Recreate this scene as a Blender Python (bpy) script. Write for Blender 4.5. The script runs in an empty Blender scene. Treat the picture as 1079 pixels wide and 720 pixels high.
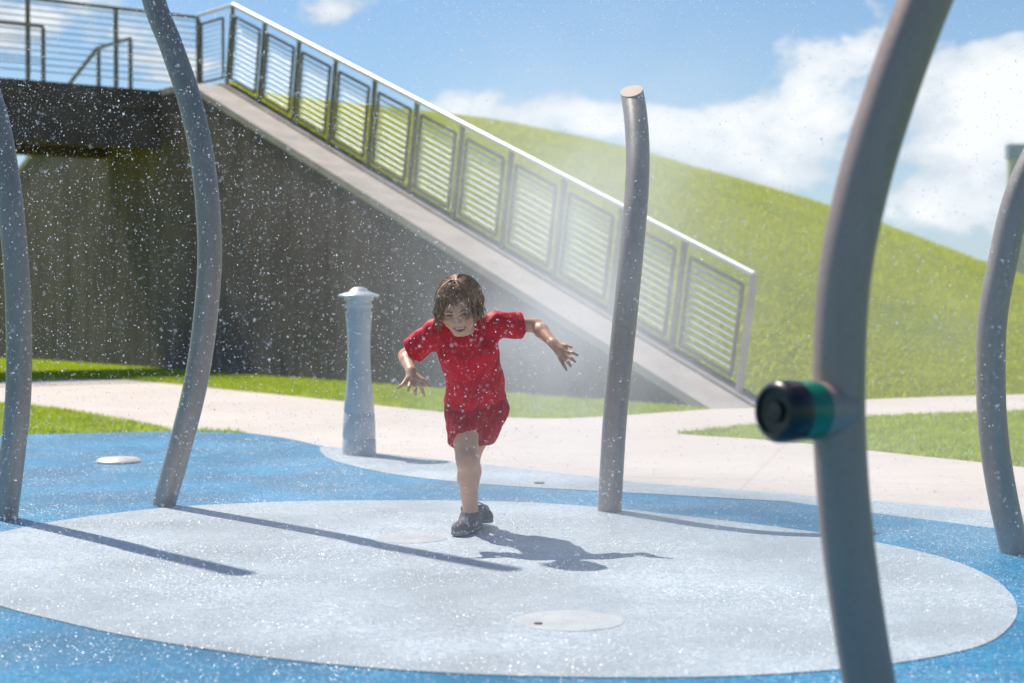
import bpy, bmesh, math, random
import numpy as np
from mathutils import Vector, Matrix, noise as mnoise

random.seed(7)
rng = np.random.default_rng(11)
C = bpy.context.scene
col = C.collection
RAD = math.radians

# ------------------------------------------------------------------ survey
# The site was measured from the photograph: camera 0.93 m above the pad,
# 58.5 mm lens, 1.3 degrees down.  W and G turn a sighted direction into a
# surveyed point (at a known distance, or on the ground).
FPX, CX, CY, HOR, CAMH = 1753.0, 539.5, 360.0, 320.0, 0.932
PITCH = math.atan((CY - HOR) / FPX)

def ray(px, py):
    x, u = (px - CX) / FPX, -(py - CY) / FPX
    c, s = math.cos(PITCH), math.sin(PITCH)
    return Vector((x, c + u * s, u * c - s))

def W(px, py, y):
    d = ray(px, py)
    return Vector((0, 0, CAMH)) + d * (y / d.y)

def G(px, py, z=0.0):
    d = ray(px, py)
    return Vector((0, 0, CAMH)) + d * ((z - CAMH) / d.z)

def WP(px, py, base, dr):
    """point where the sight line meets the upright plane through base along dr"""
    n = Vector((-dr[1], dr[0], 0))
    o = Vector((0, 0, CAMH)); d = ray(px, py)
    return o + d * ((base - o).dot(n) / d.dot(n))

def catmull(pts, n=8, closed=False):
    pts = [Vector(p) for p in pts]
    out = []
    m = len(pts)
    rng_ = range(m if closed else m - 1)
    for i in rng_:
        if closed:
            p0, p1, p2, p3 = pts[i - 1], pts[i], pts[(i + 1) % m], pts[(i + 2) % m]
        else:
            p1, p2 = pts[i], pts[i + 1]
            p0 = pts[i - 1] if i > 0 else p1 * 2 - p2
            p3 = pts[i + 2] if i + 2 < m else p2 * 2 - p1
        for k in range(n):
            t = k / n
            out.append(0.5 * ((2 * p1) + (p2 - p0) * t + (2 * p0 - 5 * p1 + 4 * p2 - p3) * t * t + (3 * p1 - p0 - 3 * p2 + p3) * t ** 3))
    if not closed:
        out.append(pts[-1])
    return out

# ------------------------------------------------------------------ objects
LOC = {}

def tag(o, label=None, cat=None, group=None, kind=None):
    if label: o['label'] = label
    if cat: o['category'] = cat
    if group: o['group'] = group
    if kind: o['kind'] = kind
    return o

def empty(name, loc, label, cat, group=None):
    o = bpy.data.objects.new(name, None)
    col.objects.link(o)
    o.location = loc
    o.empty_display_size = 0.1
    LOC[o.name] = Vector(loc)
    return tag(o, label, cat, group)

def link_mesh(name, V, F, mat, parent=None, origin=None, smooth=False):
    """V (n,3) world coordinates; F list of tuples or (m,k) array"""
    org = LOC[parent.name] if parent else Vector(origin if origin is not None else (0, 0, 0))
    me = bpy.data.meshes.new(name)
    V = np.asarray(V, dtype=np.float64) - np.array(org)
    if isinstance(F, np.ndarray):
        m, k = F.shape
        me.vertices.add(len(V)); me.vertices.foreach_set('co', V.astype(np.float32).ravel())
        me.loops.add(m * k); me.loops.foreach_set('vertex_index', F.astype(np.int32).ravel())
        me.polygons.add(m); me.polygons.foreach_set('loop_start', np.arange(0, m * k, k, dtype=np.int32))
        me.update(calc_edges=True); me.validate()
    else:
        me.from_pydata([tuple(v) for v in V], [], F)
        me.update()
    if smooth:
        me.polygons.foreach_set('use_smooth', np.ones(len(me.polygons), dtype=bool))
    me.materials.append(mat)
    o = bpy.data.objects.new(name, me)
    col.objects.link(o)
    if parent:
        o.parent = parent
    else:
        o.location = org
    LOC[o.name] = org
    return o

class MB:
    def __init__(s): s.v = []; s.f = []
    def add(s, vs, fs):
        b = len(s.v); s.v += [tuple(v) for v in vs]; s.f += [tuple(b + i for i in f) for f in fs]
    def hexa(s, p):  # 8 points: bottom 4 then top 4, same order
        s.add(p, [(3, 2, 1, 0), (4, 5, 6, 7), (0, 1, 5, 4), (1, 2, 6, 5), (2, 3, 7, 6), (3, 0, 4, 7)])
    def bar(s, a, b, w, h, side=None):
        a, b = Vector(a), Vector(b); t = (b - a).normalized()
        sd = Vector(side) if side is not None else t.cross(Vector((0, 0, 1)))
        if sd.length < 1e-4: sd = Vector((1, 0, 0))
        sd = (sd - t * sd.dot(t)).normalized(); up = sd.cross(t).normalized()
        p = []
        for q in (a, b):
            for x, z in ((-1, -1), (1, -1), (1, 1), (-1, 1)):
                p.append(q + sd * (x * w / 2) + up * (z * h / 2))
        s.hexa(p)
    def tube(s, pts, r, n=16, caps=True):
        pts = [Vector(p) for p in pts]; m = len(pts)
        rr = r if hasattr(r, '__len__') else [r] * m
        t0 = (pts[1] - pts[0]).normalized()
        ref = Vector((0, 0, 1)) if abs(t0.z) < .9 else Vector((1, 0, 0))
        nn = t0.cross(ref).normalized(); vs = []
        for i in range(m):
            t = (pts[min(i + 1, m - 1)] - pts[max(i - 1, 0)]).normalized()
            nn = (nn - t * nn.dot(t)).normalized(); bb = t.cross(nn)
            for k in range(n):
                a = 2 * math.pi * k / n
                vs.append(pts[i] + (nn * math.cos(a) + bb * math.sin(a)) * rr[i])
        fs = [(i * n + k, i * n + (k + 1) % n, (i + 1) * n + (k + 1) % n, (i + 1) * n + k) for i in range(m - 1) for k in range(n)]
        if caps: fs += [tuple(reversed(range(n))), tuple((m - 1) * n + k for k in range(n))]
        s.add(vs, fs)
    def lathe(s, prof, c, n=32, axis=(0, 0, 1)):
        """profile of (radius, along-axis) pairs"""
        c = Vector(c); ax = Vector(axis).normalized()
        e1 = ax.cross(Vector((0, 1, 0)) if abs(ax.y) < .9 else Vector((1, 0, 0))).normalized(); e2 = ax.cross(e1)
        vs = []; m = len(prof)
        for r, z in prof:
            for k in range(n):
                a = 2 * math.pi * k / n
                vs.append(c + ax * z + (e1 * math.cos(a) + e2 * math.sin(a)) * r)
        fs = [(i * n + k, i * n + (k + 1) % n, (i + 1) * n + (k + 1) % n, (i + 1) * n + k) for i in range(m - 1) for k in range(n)]
        fs += [tuple(reversed(range(n))), tuple((m - 1) * n + k for k in range(n))]
        s.add(vs, fs)
    def build(s, name, mat, parent=None, origin=None, smooth=False):
        o = link_mesh(name, s.v, s.f, mat, parent, origin, smooth)
        if smooth: 
            try: o.data.set_sharp_from_angle(angle=RAD(40))
            except Exception: pass
        return o

# ------------------------------------------------------------------ materials
def newmat(name):
    m = bpy.data.materials.new(name); m.use_nodes = True
    nt = m.node_tree; return m, nt, nt.nodes['Principled BSDF']

def N(nt, typ, **kw):
    n = nt.nodes.new(typ)
    for k, v in kw.items():
        if k.startswith('i_'):
            key = k[2:]
            n.inputs[int(key) if key.isdigit() else key.replace('_', ' ')].default_value = v
        else: setattr(n, k, v)
    return n

def ramp(nt, fac, stops):
    r = N(nt, 'ShaderNodeValToRGB'); e = r.color_ramp.elements
    while len(e) < len(stops): e.new(.5)
    for q, (p, c) in zip(e, stops):
        q.position = p; q.color = (*c, 1) if len(c) == 3 else c
    nt.links.new(fac, r.inputs[0]); return r.outputs[0]

def noise_fac(nt, vec, scale, detail=6, rough=.55, dist=0):
    n = N(nt, 'ShaderNodeTexNoise'); n.inputs['Scale'].default_value = scale
    n.inputs['Detail'].default_value = detail; n.inputs['Roughness'].default_value = rough
    n.inputs['Distortion'].default_value = dist
    if vec is not None: nt.links.new(vec, n.inputs['Vector'])
    return n.outputs['Fac']

def wpos(nt, scale=None, rot=None):
    g = N(nt, 'ShaderNodeNewGeometry').outputs['Position']
    if scale or rot:
        m = N(nt, 'ShaderNodeMapping'); nt.links.new(g, m.inputs[0])
        if scale: m.inputs['Scale'].default_value = scale
        if rot: m.inputs['Rotation'].default_value = rot
        return m.outputs[0]
    return g

def math_(nt, op, a, b=None, c=None):
    n = N(nt, 'ShaderNodeMath', operation=op)
    for i, q in enumerate((a, b, c)):
        if q is None: continue
        if isinstance(q, (int, float)): n.inputs[i].default_value = q
        else: nt.links.new(q, n.inputs[i])
    return n.outputs[0]

def mixc(nt, fac, a, b, mode='MIX'):
    n = N(nt, 'ShaderNodeMix', data_type='RGBA', blend_type=mode)
    for sock, q in ((n.inputs[0], fac), (n.inputs[6], a), (n.inputs[7], b)):
        if isinstance(q, (int, float)): sock.default_value = q
        elif isinstance(q, tuple): sock.default_value = (*q, 1) if len(q) == 3 else q
        else: nt.links.new(q, sock)
    return n.outputs[2]

def bump(nt, b, h, strength, dist=.01):
    n = N(nt, 'ShaderNodeBump'); n.inputs['Strength'].default_value = strength; n.inputs['Distance'].default_value = dist
    nt.links.new(h, n.inputs['Height']); nt.links.new(n.outputs[0], b.inputs['Normal']); return n

def simple(name, base, rough=.5, metal=0., var=.15, vscale=8, bstr=0., bscale=60, spec=.5, coat=0):
    m, nt, b = newmat(name)
    v = wpos(nt)
    f = noise_fac(nt, v, vscale)
    lo = tuple(max(0, c * (1 - var)) for c in base); hi = tuple(min(1, c * (1 + var)) for c in base)
    nt.links.new(ramp(nt, f, [(.3, lo), (.7, hi)]), b.inputs['Base Color'])
    b.inputs['Roughness'].default_value = rough; b.inputs['Metallic'].default_value = metal
    b.inputs['Specular IOR Level'].default_value = spec; b.inputs['Coat Weight'].default_value = coat
    if bstr: bump(nt, b, noise_fac(nt, v, bscale, 3), bstr, .004)
    return m

def mat_pipe(name, base, rough):
    m, nt, b = newmat(name)
    v = wpos(nt, (1, 1, .25))
    f1 = noise_fac(nt, v, 9, 8, .65); f2 = noise_fac(nt, wpos(nt), 70, 4)
    f = math_(nt, 'ADD', math_(nt, 'MULTIPLY', f1, .7), math_(nt, 'MULTIPLY', f2, .3))
    nt.links.new(ramp(nt, f, [(.3, tuple(c * .78 for c in base)), (.7, tuple(c * 1.15 for c in base))]), b.inputs['Base Color'])
    nt.links.new(math_(nt, 'ADD', math_(nt, 'MULTIPLY', f, .3), rough - .15), b.inputs['Roughness'])
    b.inputs['Metallic'].default_value = .25
    bump(nt, b, f2, .12, .002)
    return m

def mat_concrete_wall():
    m, nt, b = newmat('shaded_stained_concrete')
    v = wpos(nt)
    big = noise_fac(nt, v, .8, 6, .6)
    streak = noise_fac(nt, wpos(nt, (3.5, 3.5, .25)), 1.4, 6, .6)
    fine = noise_fac(nt, v, 22, 8, .7)
    f = math_(nt, 'ADD', math_(nt, 'MULTIPLY', big, .4), math_(nt, 'ADD', math_(nt, 'MULTIPLY', streak, .4), math_(nt, 'MULTIPLY', fine, .2)))
    c = ramp(nt, f, [(.34, (.085, .068, .058)), (.5, (.15, .12, .105)), (.64, (.22, .18, .16))])  # stains plus the face's shade put into the colour; coping is same concrete
    dp = N(nt, 'ShaderNodeVectorMath', operation='DOT_PRODUCT'); nt.links.new(v, dp.inputs[0]); dp.inputs[1].default_value = (.606, -.796, 0)
    jl = math_(nt, 'LESS_THAN', math_(nt, 'ABSOLUTE', math_(nt, 'SUBTRACT', math_(nt, 'FRACT', math_(nt, 'DIVIDE', dp.outputs['Value'], 2.44)), .5)), .005)
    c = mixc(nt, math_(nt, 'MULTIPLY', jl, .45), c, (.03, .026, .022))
    nt.links.new(c, b.inputs['Base Color']); b.inputs['Roughness'].default_value = .85
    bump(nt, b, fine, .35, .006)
    return m

def mat_paving():
    m, nt, b = newmat('paving_concrete')
    v = wpos(nt)
    f = math_(nt, 'ADD', math_(nt, 'MULTIPLY', noise_fac(nt, v, .6, 5, .6), .45), math_(nt, 'ADD', math_(nt, 'MULTIPLY', noise_fac(nt, v, 5, 8, .65), .3), math_(nt, 'MULTIPLY', noise_fac(nt, v, 90, 3), .25)))
    c = ramp(nt, f, [(.32, (.46, .395, .335)), (.5, (.56, .49, .425)), (.66, (.63, .56, .49))])
    # sawn joints, 1.5 m apart, along the path
    mp = wpos(nt, None, (0, 0, RAD(14)))
    sep = N(nt, 'ShaderNodeSeparateXYZ'); nt.links.new(mp, sep.inputs[0])
    j1 = math_(nt, 'LESS_THAN', math_(nt, 'ABSOLUTE', math_(nt, 'SUBTRACT', math_(nt, 'FRACT', math_(nt, 'DIVIDE', sep.outputs[0], 1.8)), .5)), .005)
    j2 = math_(nt, 'LESS_THAN', math_(nt, 'ABSOLUTE', math_(nt, 'SUBTRACT', math_(nt, 'FRACT', math_(nt, 'DIVIDE', sep.outputs[1], 1.6)), .5)), .006)
    j = math_(nt, 'MAXIMUM', j1, j2)
    c = mixc(nt, math_(nt, 'MULTIPLY', math_(nt, 'ADD', math_(nt, 'MULTIPLY', j1, .3), math_(nt, 'MULTIPLY', j2, .6)), .7), c, (.25, .22, .19))
    spots = noise_fac(nt, wpos(nt, (1, .6, 1)), 7, 4, .5)
    c = mixc(nt, math_(nt, 'MULTIPLY', math_(nt, 'GREATER_THAN', spots, .71), .35), c, (.22, .19, .16))
    nt.links.new(c, b.inputs['Base Color']); b.inputs['Roughness'].default_value = .8
    bump(nt, b, noise_fac(nt, v, 120, 3), .2, .003)
    return m

def mat_rubber(name, c0, c1, c2, rough, wet_dark=.62):
    """poured rubber granules, wet"""
    m, nt, b = newmat(name)
    v = wpos(nt)
    vo = N(nt, 'ShaderNodeTexVoronoi'); vo.inputs['Scale'].default_value = 105; nt.links.new(v, vo.inputs['Vector'])
    sep = N(nt, 'ShaderNodeSeparateColor'); nt.links.new(vo.outputs['Color'], sep.inputs[0])
    gran = ramp(nt, sep.outputs[0], [(.0, c0), (.5, c1), (1., c2)])
    big = noise_fac(nt, wpos(nt, (1, .8, 1)), 1.3, 7, .6)
    wetf = ramp(nt, big, [(.38, (1, 1, 1)), (.62, (0, 0, 0))])
    cc = mixc(nt, wetf, gran, tuple(c * wet_dark for c in c1))
    nt.links.new(cc, b.inputs['Base Color'])
    b.inputs['Roughness'].default_value = .5
    b.inputs['Specular IOR Level'].default_value = .3
    hh = math_(nt, 'ADD', vo.outputs['Distance'], math_(nt, 'MULTIPLY', noise_fac(nt, v, 60, 3), .6))
    bump(nt, b, hh, .5, .004)
    # film of water lying over the granules: each wet bead tilts its own way
    vb = N(nt, 'ShaderNodeTexVoronoi'); vb.inputs['Scale'].default_value = 270; nt.links.new(v, vb.inputs['Vector'])
    sv = N(nt, 'ShaderNodeVectorMath', operation='SUBTRACT'); nt.links.new(vb.outputs['Color'], sv.inputs[0]); sv.inputs[1].default_value = (.5, .5, .5)
    ms = N(nt, 'ShaderNodeVectorMath', operation='MULTIPLY'); nt.links.new(sv.outputs[0], ms.inputs[0]); ms.inputs[1].default_value = (1.9, 1.9, .3)
    ad = N(nt, 'ShaderNodeVectorMath', operation='ADD'); nt.links.new(ms.outputs[0], ad.inputs[0]); ad.inputs[1].default_value = (0, 0, 1)
    no = N(nt, 'ShaderNodeVectorMath', operation='NORMALIZE'); nt.links.new(ad.outputs[0], no.inputs[0])
    nt.links.new(no.outputs[0], b.inputs['Coat Normal'])
    wet = noise_fac(nt, wpos(nt, (.8, 1.3, 1)), 1.7, 6, .6)
    wr_ = N(nt, 'ShaderNodeMapRange'); nt.links.new(wet, wr_.inputs[0]); wr_.inputs[1].default_value = .40; wr_.inputs[2].default_value = .62; wr_.inputs[3].default_value = .12; wr_.inputs[4].default_value = 1.
    nt.links.new(wr_.outputs[0], b.inputs['Coat Weight']); b.inputs['Coat Roughness'].default_value = rough; b.inputs['Coat IOR'].default_value = 1.4
    return m

def mat_grass(name, dark, mid, light, transl=True):
    m, nt, b = newmat(name)
    v = wpos(nt)
    f = math_(nt, 'ADD', math_(nt, 'MULTIPLY', noise_fac(nt, v, .35, 6, .6), .35), math_(nt, 'ADD', math_(nt, 'MULTIPLY', noise_fac(nt, v, 3.2, 7, .7), .35), math_(nt, 'MULTIPLY', noise_fac(nt, wpos(nt, (1, .5, 1)), 26, 4, .7), .3)))
    c = ramp(nt, f, [(.36, dark), (.5, mid), (.64, light)])
    nt.links.new(c, b.inputs['Base Color']); b.inputs['Roughness'].default_value = .75
    b.inputs['Specular IOR Level'].default_value = .02
    bump(nt, b, noise_fac(nt, v, 14, 8, .75), 1., .10)
    return m

def mat_blades(name, cs):
    m, nt, b = newmat(name)
    f = noise_fac(nt, wpos(nt), 4, 6, .7)
    c = ramp(nt, f, [(.35, cs[0]), (.5, cs[1]), (.65, cs[2])])
    d = N(nt, 'ShaderNodeBsdfDiffuse'); t = N(nt, 'ShaderNodeBsdfTranslucent'); mx = N(nt, 'ShaderNodeMixShader'); mx.inputs[0].default_value = .5
    nt.links.new(c, d.inputs[0]); nt.links.new(c, t.inputs[0]); nt.links.new(d.outputs[0], mx.inputs[1]); nt.links.new(t.outputs[0], mx.inputs[2])
    nt.links.new(mx.outputs[0], nt.nodes['Material Output'].inputs[0])
    return m

def mat_drops():
    m, nt, b = newmat('water_drops')
    t = N(nt, 'ShaderNodeBsdfTranslucent'); t.inputs[0].default_value = (.93, .95, 1, 1)
    g = N(nt, 'ShaderNodeBsdfGlass'); g.inputs['IOR'].default_value = 1.33; g.inputs['Roughness'].default_value = .05
    d = N(nt, 'ShaderNodeBsdfDiffuse'); d.inputs[0].default_value = (.9, .93, 1, 1)
    m1 = N(nt, 'ShaderNodeMixShader'); m1.inputs[0].default_value = .35
    nt.links.new(t.outputs[0], m1.inputs[1]); nt.links.new(d.outputs[0], m1.inputs[2])
    m2 = N(nt, 'ShaderNodeMixShader'); m2.inputs[0].default_value = .4
    nt.links.new(m1.outputs[0], m2.inputs[1]); nt.links.new(g.outputs[0], m2.inputs[2])
    nt.links.new(m2.outputs[0], nt.nodes['Material Output'].inputs[0])
    return m

def mat_fabric(name, base):
    m, nt, b = newmat(name)
    v = wpos(nt)
    big = noise_fac(nt, v, 14, 5, .6)
    c = ramp(nt, big, [(.38, tuple(q * .7 for q in base)), (.6, base)])
    nt.links.new(c, b.inputs['Base Color'])
    nt.links.new(math_(nt, 'ADD', .38, math_(nt, 'MULTIPLY', big, .4)), b.inputs['Roughness'])
    b.inputs['Sheen Weight'].default_value = .0
    b.inputs['Specular IOR Level'].default_value = .35
    bump(nt, b, math_(nt, 'ADD', math_(nt, 'MULTIPLY', noise_fac(nt, v, 420, 2), .3), math_(nt, 'MULTIPLY', noise_fac(nt, wpos(nt, (1, 1, .5)), 38, 3), 3.)), .35, .003)
    return m

def mat_skin():
    m, nt, b = newmat('skin')
    a = N(nt, 'ShaderNodeVertexColor'); a.layer_name = 'tone'
    f = noise_fac(nt, wpos(nt), 45, 5)
    c = mixc(nt, math_(nt, 'MULTIPLY', f, .25), a.outputs[0], (.36, .15, .09))
    nt.links.new(c, b.inputs['Base Color']); b.inputs['Roughness'].default_value = .46
    b.inputs['Subsurface Weight'].default_value = .15; b.inputs['Subsurface Radius'].default_value = (.01, .004, .002)
    b.inputs['Subsurface Scale'].default_value = .6
    return m

M = {}
M['pipe'] = mat_pipe('brushed_pipe', (.33, .29, .26), .44)
M['pipe_dark'] = mat_pipe('brushed_pipe_dark', (.38, .275, .235), .45)
M['cap'] = simple('pipe_end_cap', (.40, .32, .25), .5, .2, .1)
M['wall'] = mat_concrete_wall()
M['coping'] = simple('coping_concrete', (.47, .41, .355), .8, 0, .16, 3, .3, 60, .3)  # same concrete as the wall, toned lighter to stand for its sunlit top
M['kerb'] = simple('kerb_concrete', (.30, .265, .23), .85, 0, .25, 3, .3, 60, .3)  # darker, browner tone carries the shade of the camera-facing side
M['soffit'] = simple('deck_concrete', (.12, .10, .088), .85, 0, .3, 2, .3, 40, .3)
M['steel'] = simple('rail_steel', (.20, .17, .135), .5, .35, .12, 12)
M['rail'] = simple('handrail_steel', (.74, .74, .72), .4, .25, .06, 12)
M['slat'] = simple('slat_steel', (.70, .70, .66), .45, .1, .08, 12)
M['cable'] = simple('cable_steel', (.42, .44, .45), .4, .5, .05, 12)
M['paving'] = mat_paving()
M['blue'] = mat_rubber('blue_rubber', (.006, .12, .27), (.014, .225, .43), (.09, .42, .62), .27)
M['light'] = mat_rubber('pale_rubber', (.33, .40, .44), (.45, .515, .55), (.62, .67, .70), .27, .74)
M['ground'] = mat_grass('lawn', (.26, .36, .012), (.36, .45, .02), (.45, .52, .04))
M['hill'] = mat_grass('hill_grass', (.21, .275, .003), (.32, .385, .005), (.44, .48, .012))
M['blades'] = mat_blades('grass_blades', ((.34, .45, .012), (.48, .58, .025), (.6, .66, .06)))
M['hill_blades'] = mat_blades('hill_blades', ((.41, .455, .005), (.49, .53, .009), (.57, .59, .02)))
M['drops'] = mat_drops()
M['post'] = simple('painted_post', (.47, .48, .49), .4, .1, .08, 9, .1, 40)
M['postcap'] = simple('painted_post_cap', (.55, .57, .58), .35, .2, .06, 9)
M['black'] = simple('black_plastic', (.012, .012, .014), .3, 0, .2, 20)
M['green'] = simple('green_plastic', (.006, .17, .105), .25, 0, .15, 20)
M['disc'] = simple('disc_plate', (.58, .53, .46), .5, .1, .12, 12)
M['disc_pale'] = simple('pale_plate', (.47, .49, .485), .4, .0, .12, 12, .3, 90)
M['dark'] = simple('dark_hole', (.05, .045, .04), .6)
M['shirt'] = mat_fabric('red_shirt', (.72, .010, .028))
M['shorts'] = mat_fabric('dark_red_shorts', (.52, .011, .025))
M['shoe'] = simple('grey_shoe', (.085, .085, .10), .7, 0, .35, 60, .4, 200)
M['sole'] = simple('shoe_sole', (.16, .16, .18), .6, 0, .2, 40)
M['skin'] = mat_skin()
M['hair'] = simple('brown_hair', (.31, .165, .088), .5, 0, .5, 70)
M['eyew'] = simple('eye_white', (.5, .47, .45), .2, 0, .02)
M['iris'] = simple('eye_iris', (.03, .02, .015), .15, 0, .1)
M['teeth'] = simple('tooth_white', (.75, .72, .66), .3, 0, .03)
M['tower'] = simple('tower_cladding', (.46, .43, .43), .5, .2, .15, .4)
M['towerg'] = simple('tower_glass', (.2, .28, .38), .2, .3, .2, .4)

# ------------------------------------------------------------------ light
SUN = Vector((-.46, .53, 1.0))                       # towards the sun
EL = math.atan2(SUN.z, math.hypot(SUN.x, SUN.y)); AZ = math.atan2(SUN.x, SUN.y)
wd = bpy.data.worlds.new('World'); C.world = wd; wd.use_nodes = True
nt = wd.node_tree; bg = nt.nodes['Background']
sky = N(nt, 'ShaderNodeTexSky'); sky.sky_type = 'NISHITA'; sky.sun_disc = False
sky.sun_elevation = EL; sky.sun_rotation = AZ; sky.air_density = 1.0; sky.dust_density = .5; sky.ozone_density = 2.0
tc = N(nt, 'ShaderNodeTexCoord').outputs['Generated']
mp = N(nt, 'ShaderNodeMapping'); mp.inputs['Scale'].default_value = (1, 1, 1.7); nt.links.new(tc, mp.inputs[0])
sepw = N(nt, 'ShaderNodeSeparateXYZ'); nt.links.new(tc, sepw.inputs[0])
n1 = noise_fac(nt, mp.outputs[0], 11.0, 12, .62, .15)
n2 = noise_fac(nt, mp.outputs[0], 2.2, 4, .5)
def blob(px, py, rx, ry, amp):
    d = ray(px, py).normalized()
    a = math_(nt, 'DIVIDE', math_(nt, 'SUBTRACT', sepw.outputs[0], d.x), rx / FPX)
    b_ = math_(nt, 'DIVIDE', math_(nt, 'SUBTRACT', sepw.outputs[2], d.z), ry / FPX)
    r2 = math_(nt, 'ADD', math_(nt, 'MULTIPLY', a, a), math_(nt, 'MULTIPLY', b_, b_))
    return math_(nt, 'MULTIPLY', math_(nt, 'EXPONENT', math_(nt, 'MULTIPLY', r2, -1.)), amp * .8)
acc = math_(nt, 'MULTIPLY', math_(nt, 'SUBTRACT', n1, .5), 2.4)
for bb in ((342, 12, 42, 20, .75), (628, 78, 40, 13, .55), (520, 122, 170, 26, .6), (690, 130, 120, 34, .55), (800, 135, 90, 45, .6), (850, 75, 40, 35, .5), (930, 60, 50, 45, .45), (1065, 55, 40, 35, .4), (790, 190, 130, 34, .45),
           (1055, 130, 70, 75, .85), (1000, 225, 75, 45, .75), (1000, 120, 50, 70, .25), (90, 30, 130, 55, .35), (30, 170, 80, 40, .5), (1250, 120, 160, 120, .6), (-250, 60, 200, 90, .5),
           (440, 45, 90, 42, -.5), (700, 40, 130, 45, -.5), (900, 200, 40, 25, -.3), (1010, 25, 60, 25, -.3)):
    acc = math_(nt, 'ADD', acc, blob(*bb))
# general clouds away from the view, and a bank of haze cloud low down
acc = math_(nt, 'ADD', acc, math_(nt, 'MULTIPLY', math_(nt, 'SUBTRACT', n2, .55), .5))
cl = N(nt, 'ShaderNodeMapRange', interpolation_type='SMOOTHSTEP'); nt.links.new(acc, cl.inputs[0])
cl.inputs[1].default_value = .17; cl.inputs[2].default_value = .44
shade = noise_fac(nt, mp.outputs[0], 14, 8, .6)
cloudc = ramp(nt, math_(nt, 'ADD', math_(nt, 'MULTIPLY', acc, .42), math_(nt, 'MULTIPLY', shade, .75)), [(.36, (3.9, 4.6, 5.4)), (.52, (5.3, 5.8, 6.3)), (.72, (7.3, 7.45, 7.6))])
skyb = mixc(nt, 1.0, sky.outputs[0], (.56, .70, .82), 'MULTIPLY')
hz = math_(nt, 'EXPONENT', math_(nt, 'MULTIPLY', math_(nt, 'MAXIMUM', sepw.outputs[2], 0.), -11.))
skyb = mixc(nt, math_(nt, 'MULTIPLY', hz, .8), skyb, (3.9, 4.9, 6.0))
skyc = mixc(nt, math_(nt, 'MULTIPLY', cl.outputs[0], .93), skyb, cloudc)
nt.links.new(skyc, bg.inputs[0]); bg.inputs[1].default_value = .1
sl = bpy.data.lights.new('sun', 'SUN'); sl.energy = 4.15; sl.angle = RAD(.53); sl.color = (1, .94, .86)
so = bpy.data.objects.new('sun', sl); col.objects.link(so); so.rotation_euler = SUN.to_track_quat('Z', 'Y').to_euler(); so.location = (-6, 8, 14)

# ------------------------------------------------------------------ camera
cd = bpy.data.cameras.new('camera'); co = bpy.data.objects.new('camera', cd); col.objects.link(co); C.camera = co
co.location = (0, 0, CAMH); co.rotation_euler = (math.pi / 2 - PITCH, 0, 0)
cd.lens = 36 * FPX / 1079; cd.sensor_width = 36; cd.clip_start = .05; cd.clip_end = 4000
cd.dof.use_dof = True; cd.dof.focus_distance = 6.6; cd.dof.aperture_fstop = 2.8
C.view_settings.view_transform = 'Standard'; C.view_settings.look = 'None'; C.view_settings.exposure = 0.5; C.view_settings.gamma = 1
C.cycles.use_denoising = True
C.cycles.max_bounces = 8; C.cycles.volume_bounces = 2; C.cycles.volume_step_rate = 2.0; C.cycles.volume_max_steps = 128

# ------------------------------------------------------------------ ground sheets
def sheet(name, pts, z, mat, thick=0.0):
    o = link_mesh(name, [(p[0], p[1], z) for p in pts], [tuple(range(len(pts)))], mat)
    me = o.data
    if me.polygons[0].normal.z < 0: me.flip_normals()
    return tag(o, kind='structure')

R_ = 900
link = link_mesh('ground', [(-R_, -60, 0), (R_, -60, 0), (R_, R_, 0), (-R_, R_, 0)], [(0, 1, 2, 3)], M['ground']); tag(link, kind='structure')

def gpts(px, n=6): return catmull([G(*p) for p in px], n)
path_top = gpts([(-260, 412), (-60, 405), (0, 402.5), (60, 400), (110, 400), (150, 402), (240, 411), (330, 420), (430, 431), (520, 439), (580, 441.5), (640, 439), (700, 435), (750, 431.5)])
path_hill = gpts([(796, 430), (860, 424), (960, 419.5), (1079, 416), (1400, 409)])
wedge_r = gpts([(1400, 424), (1079, 434), (960, 438), (870, 443), (800, 448.5), (745, 453.5)]) + [G(712, 457.5)] + gpts([(745, 460), (800, 463.5), (850, 468), (940, 478), (1079, 493), (1300, 522)])
tail = [Vector((6, 7, 0)), G(1079, 600), G(860, 560), G(560, 525), G(345, 500), G(215, 485), G(150, 468)]
wedge_l = [G(184, 455.5)] + gpts([(176, 452), (120, 441.5), (60, 431.5), (0, 425.5), (-80, 420), (-260, 416)])
sheet('path', path_top + path_hill + wedge_r + tail + wedge_l, .003, M['paving'])

rub_far = gpts([(-260, 463), (0, 459.5), (90, 457.5), (183, 455), (215, 454), (250, 456), (300, 462.5), (345, 472), (400, 479), (470, 487), (560, 497), (640, 506.5), (720, 517), (800, 525.5), (860, 534), (960, 547), (1079, 562), (1300, 590)])
sheet('splash_pad', rub_far + [Vector((5, 4, 0)), Vector((5, -2, 0)), Vector((-5, -2, 0)), Vector((-6, 8, 0))], .006, M['blue'])
p2 = gpts([(337, 472.5), (338, 478), (348, 485), (372, 492.5), (420, 502), (500, 511), (600, 517.5), (700, 523), (780, 527.5), (828, 530.2)]) + [G(828, 529.8)] + list(reversed(gpts([(345, 471.8), (400, 478.6), (470, 486.5), (560, 496.5), (640, 506), (720, 516.5), (800, 525)])))
sheet('pale_pad_patch', p2, .008, M['light'])
circ = catmull([G(*p) for p in [(0, 563), (60, 551), (130, 541.5), (200, 535), (300, 530.5), (420, 529), (540, 530.5), (640, 537), (760, 550), (880, 566), (980, 586), (1045, 611), (1072, 643), (1052, 674), (1000, 692), (900, 707), (760, 716), (600, 716.5), (450, 711), (300, 698), (150, 676), (60, 656.5), (0, 641), (-60, 618), (-75, 592), (-45, 575)]], 6, True)
sheet('pale_pad_circle', circ, .008, M['light'])

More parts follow.
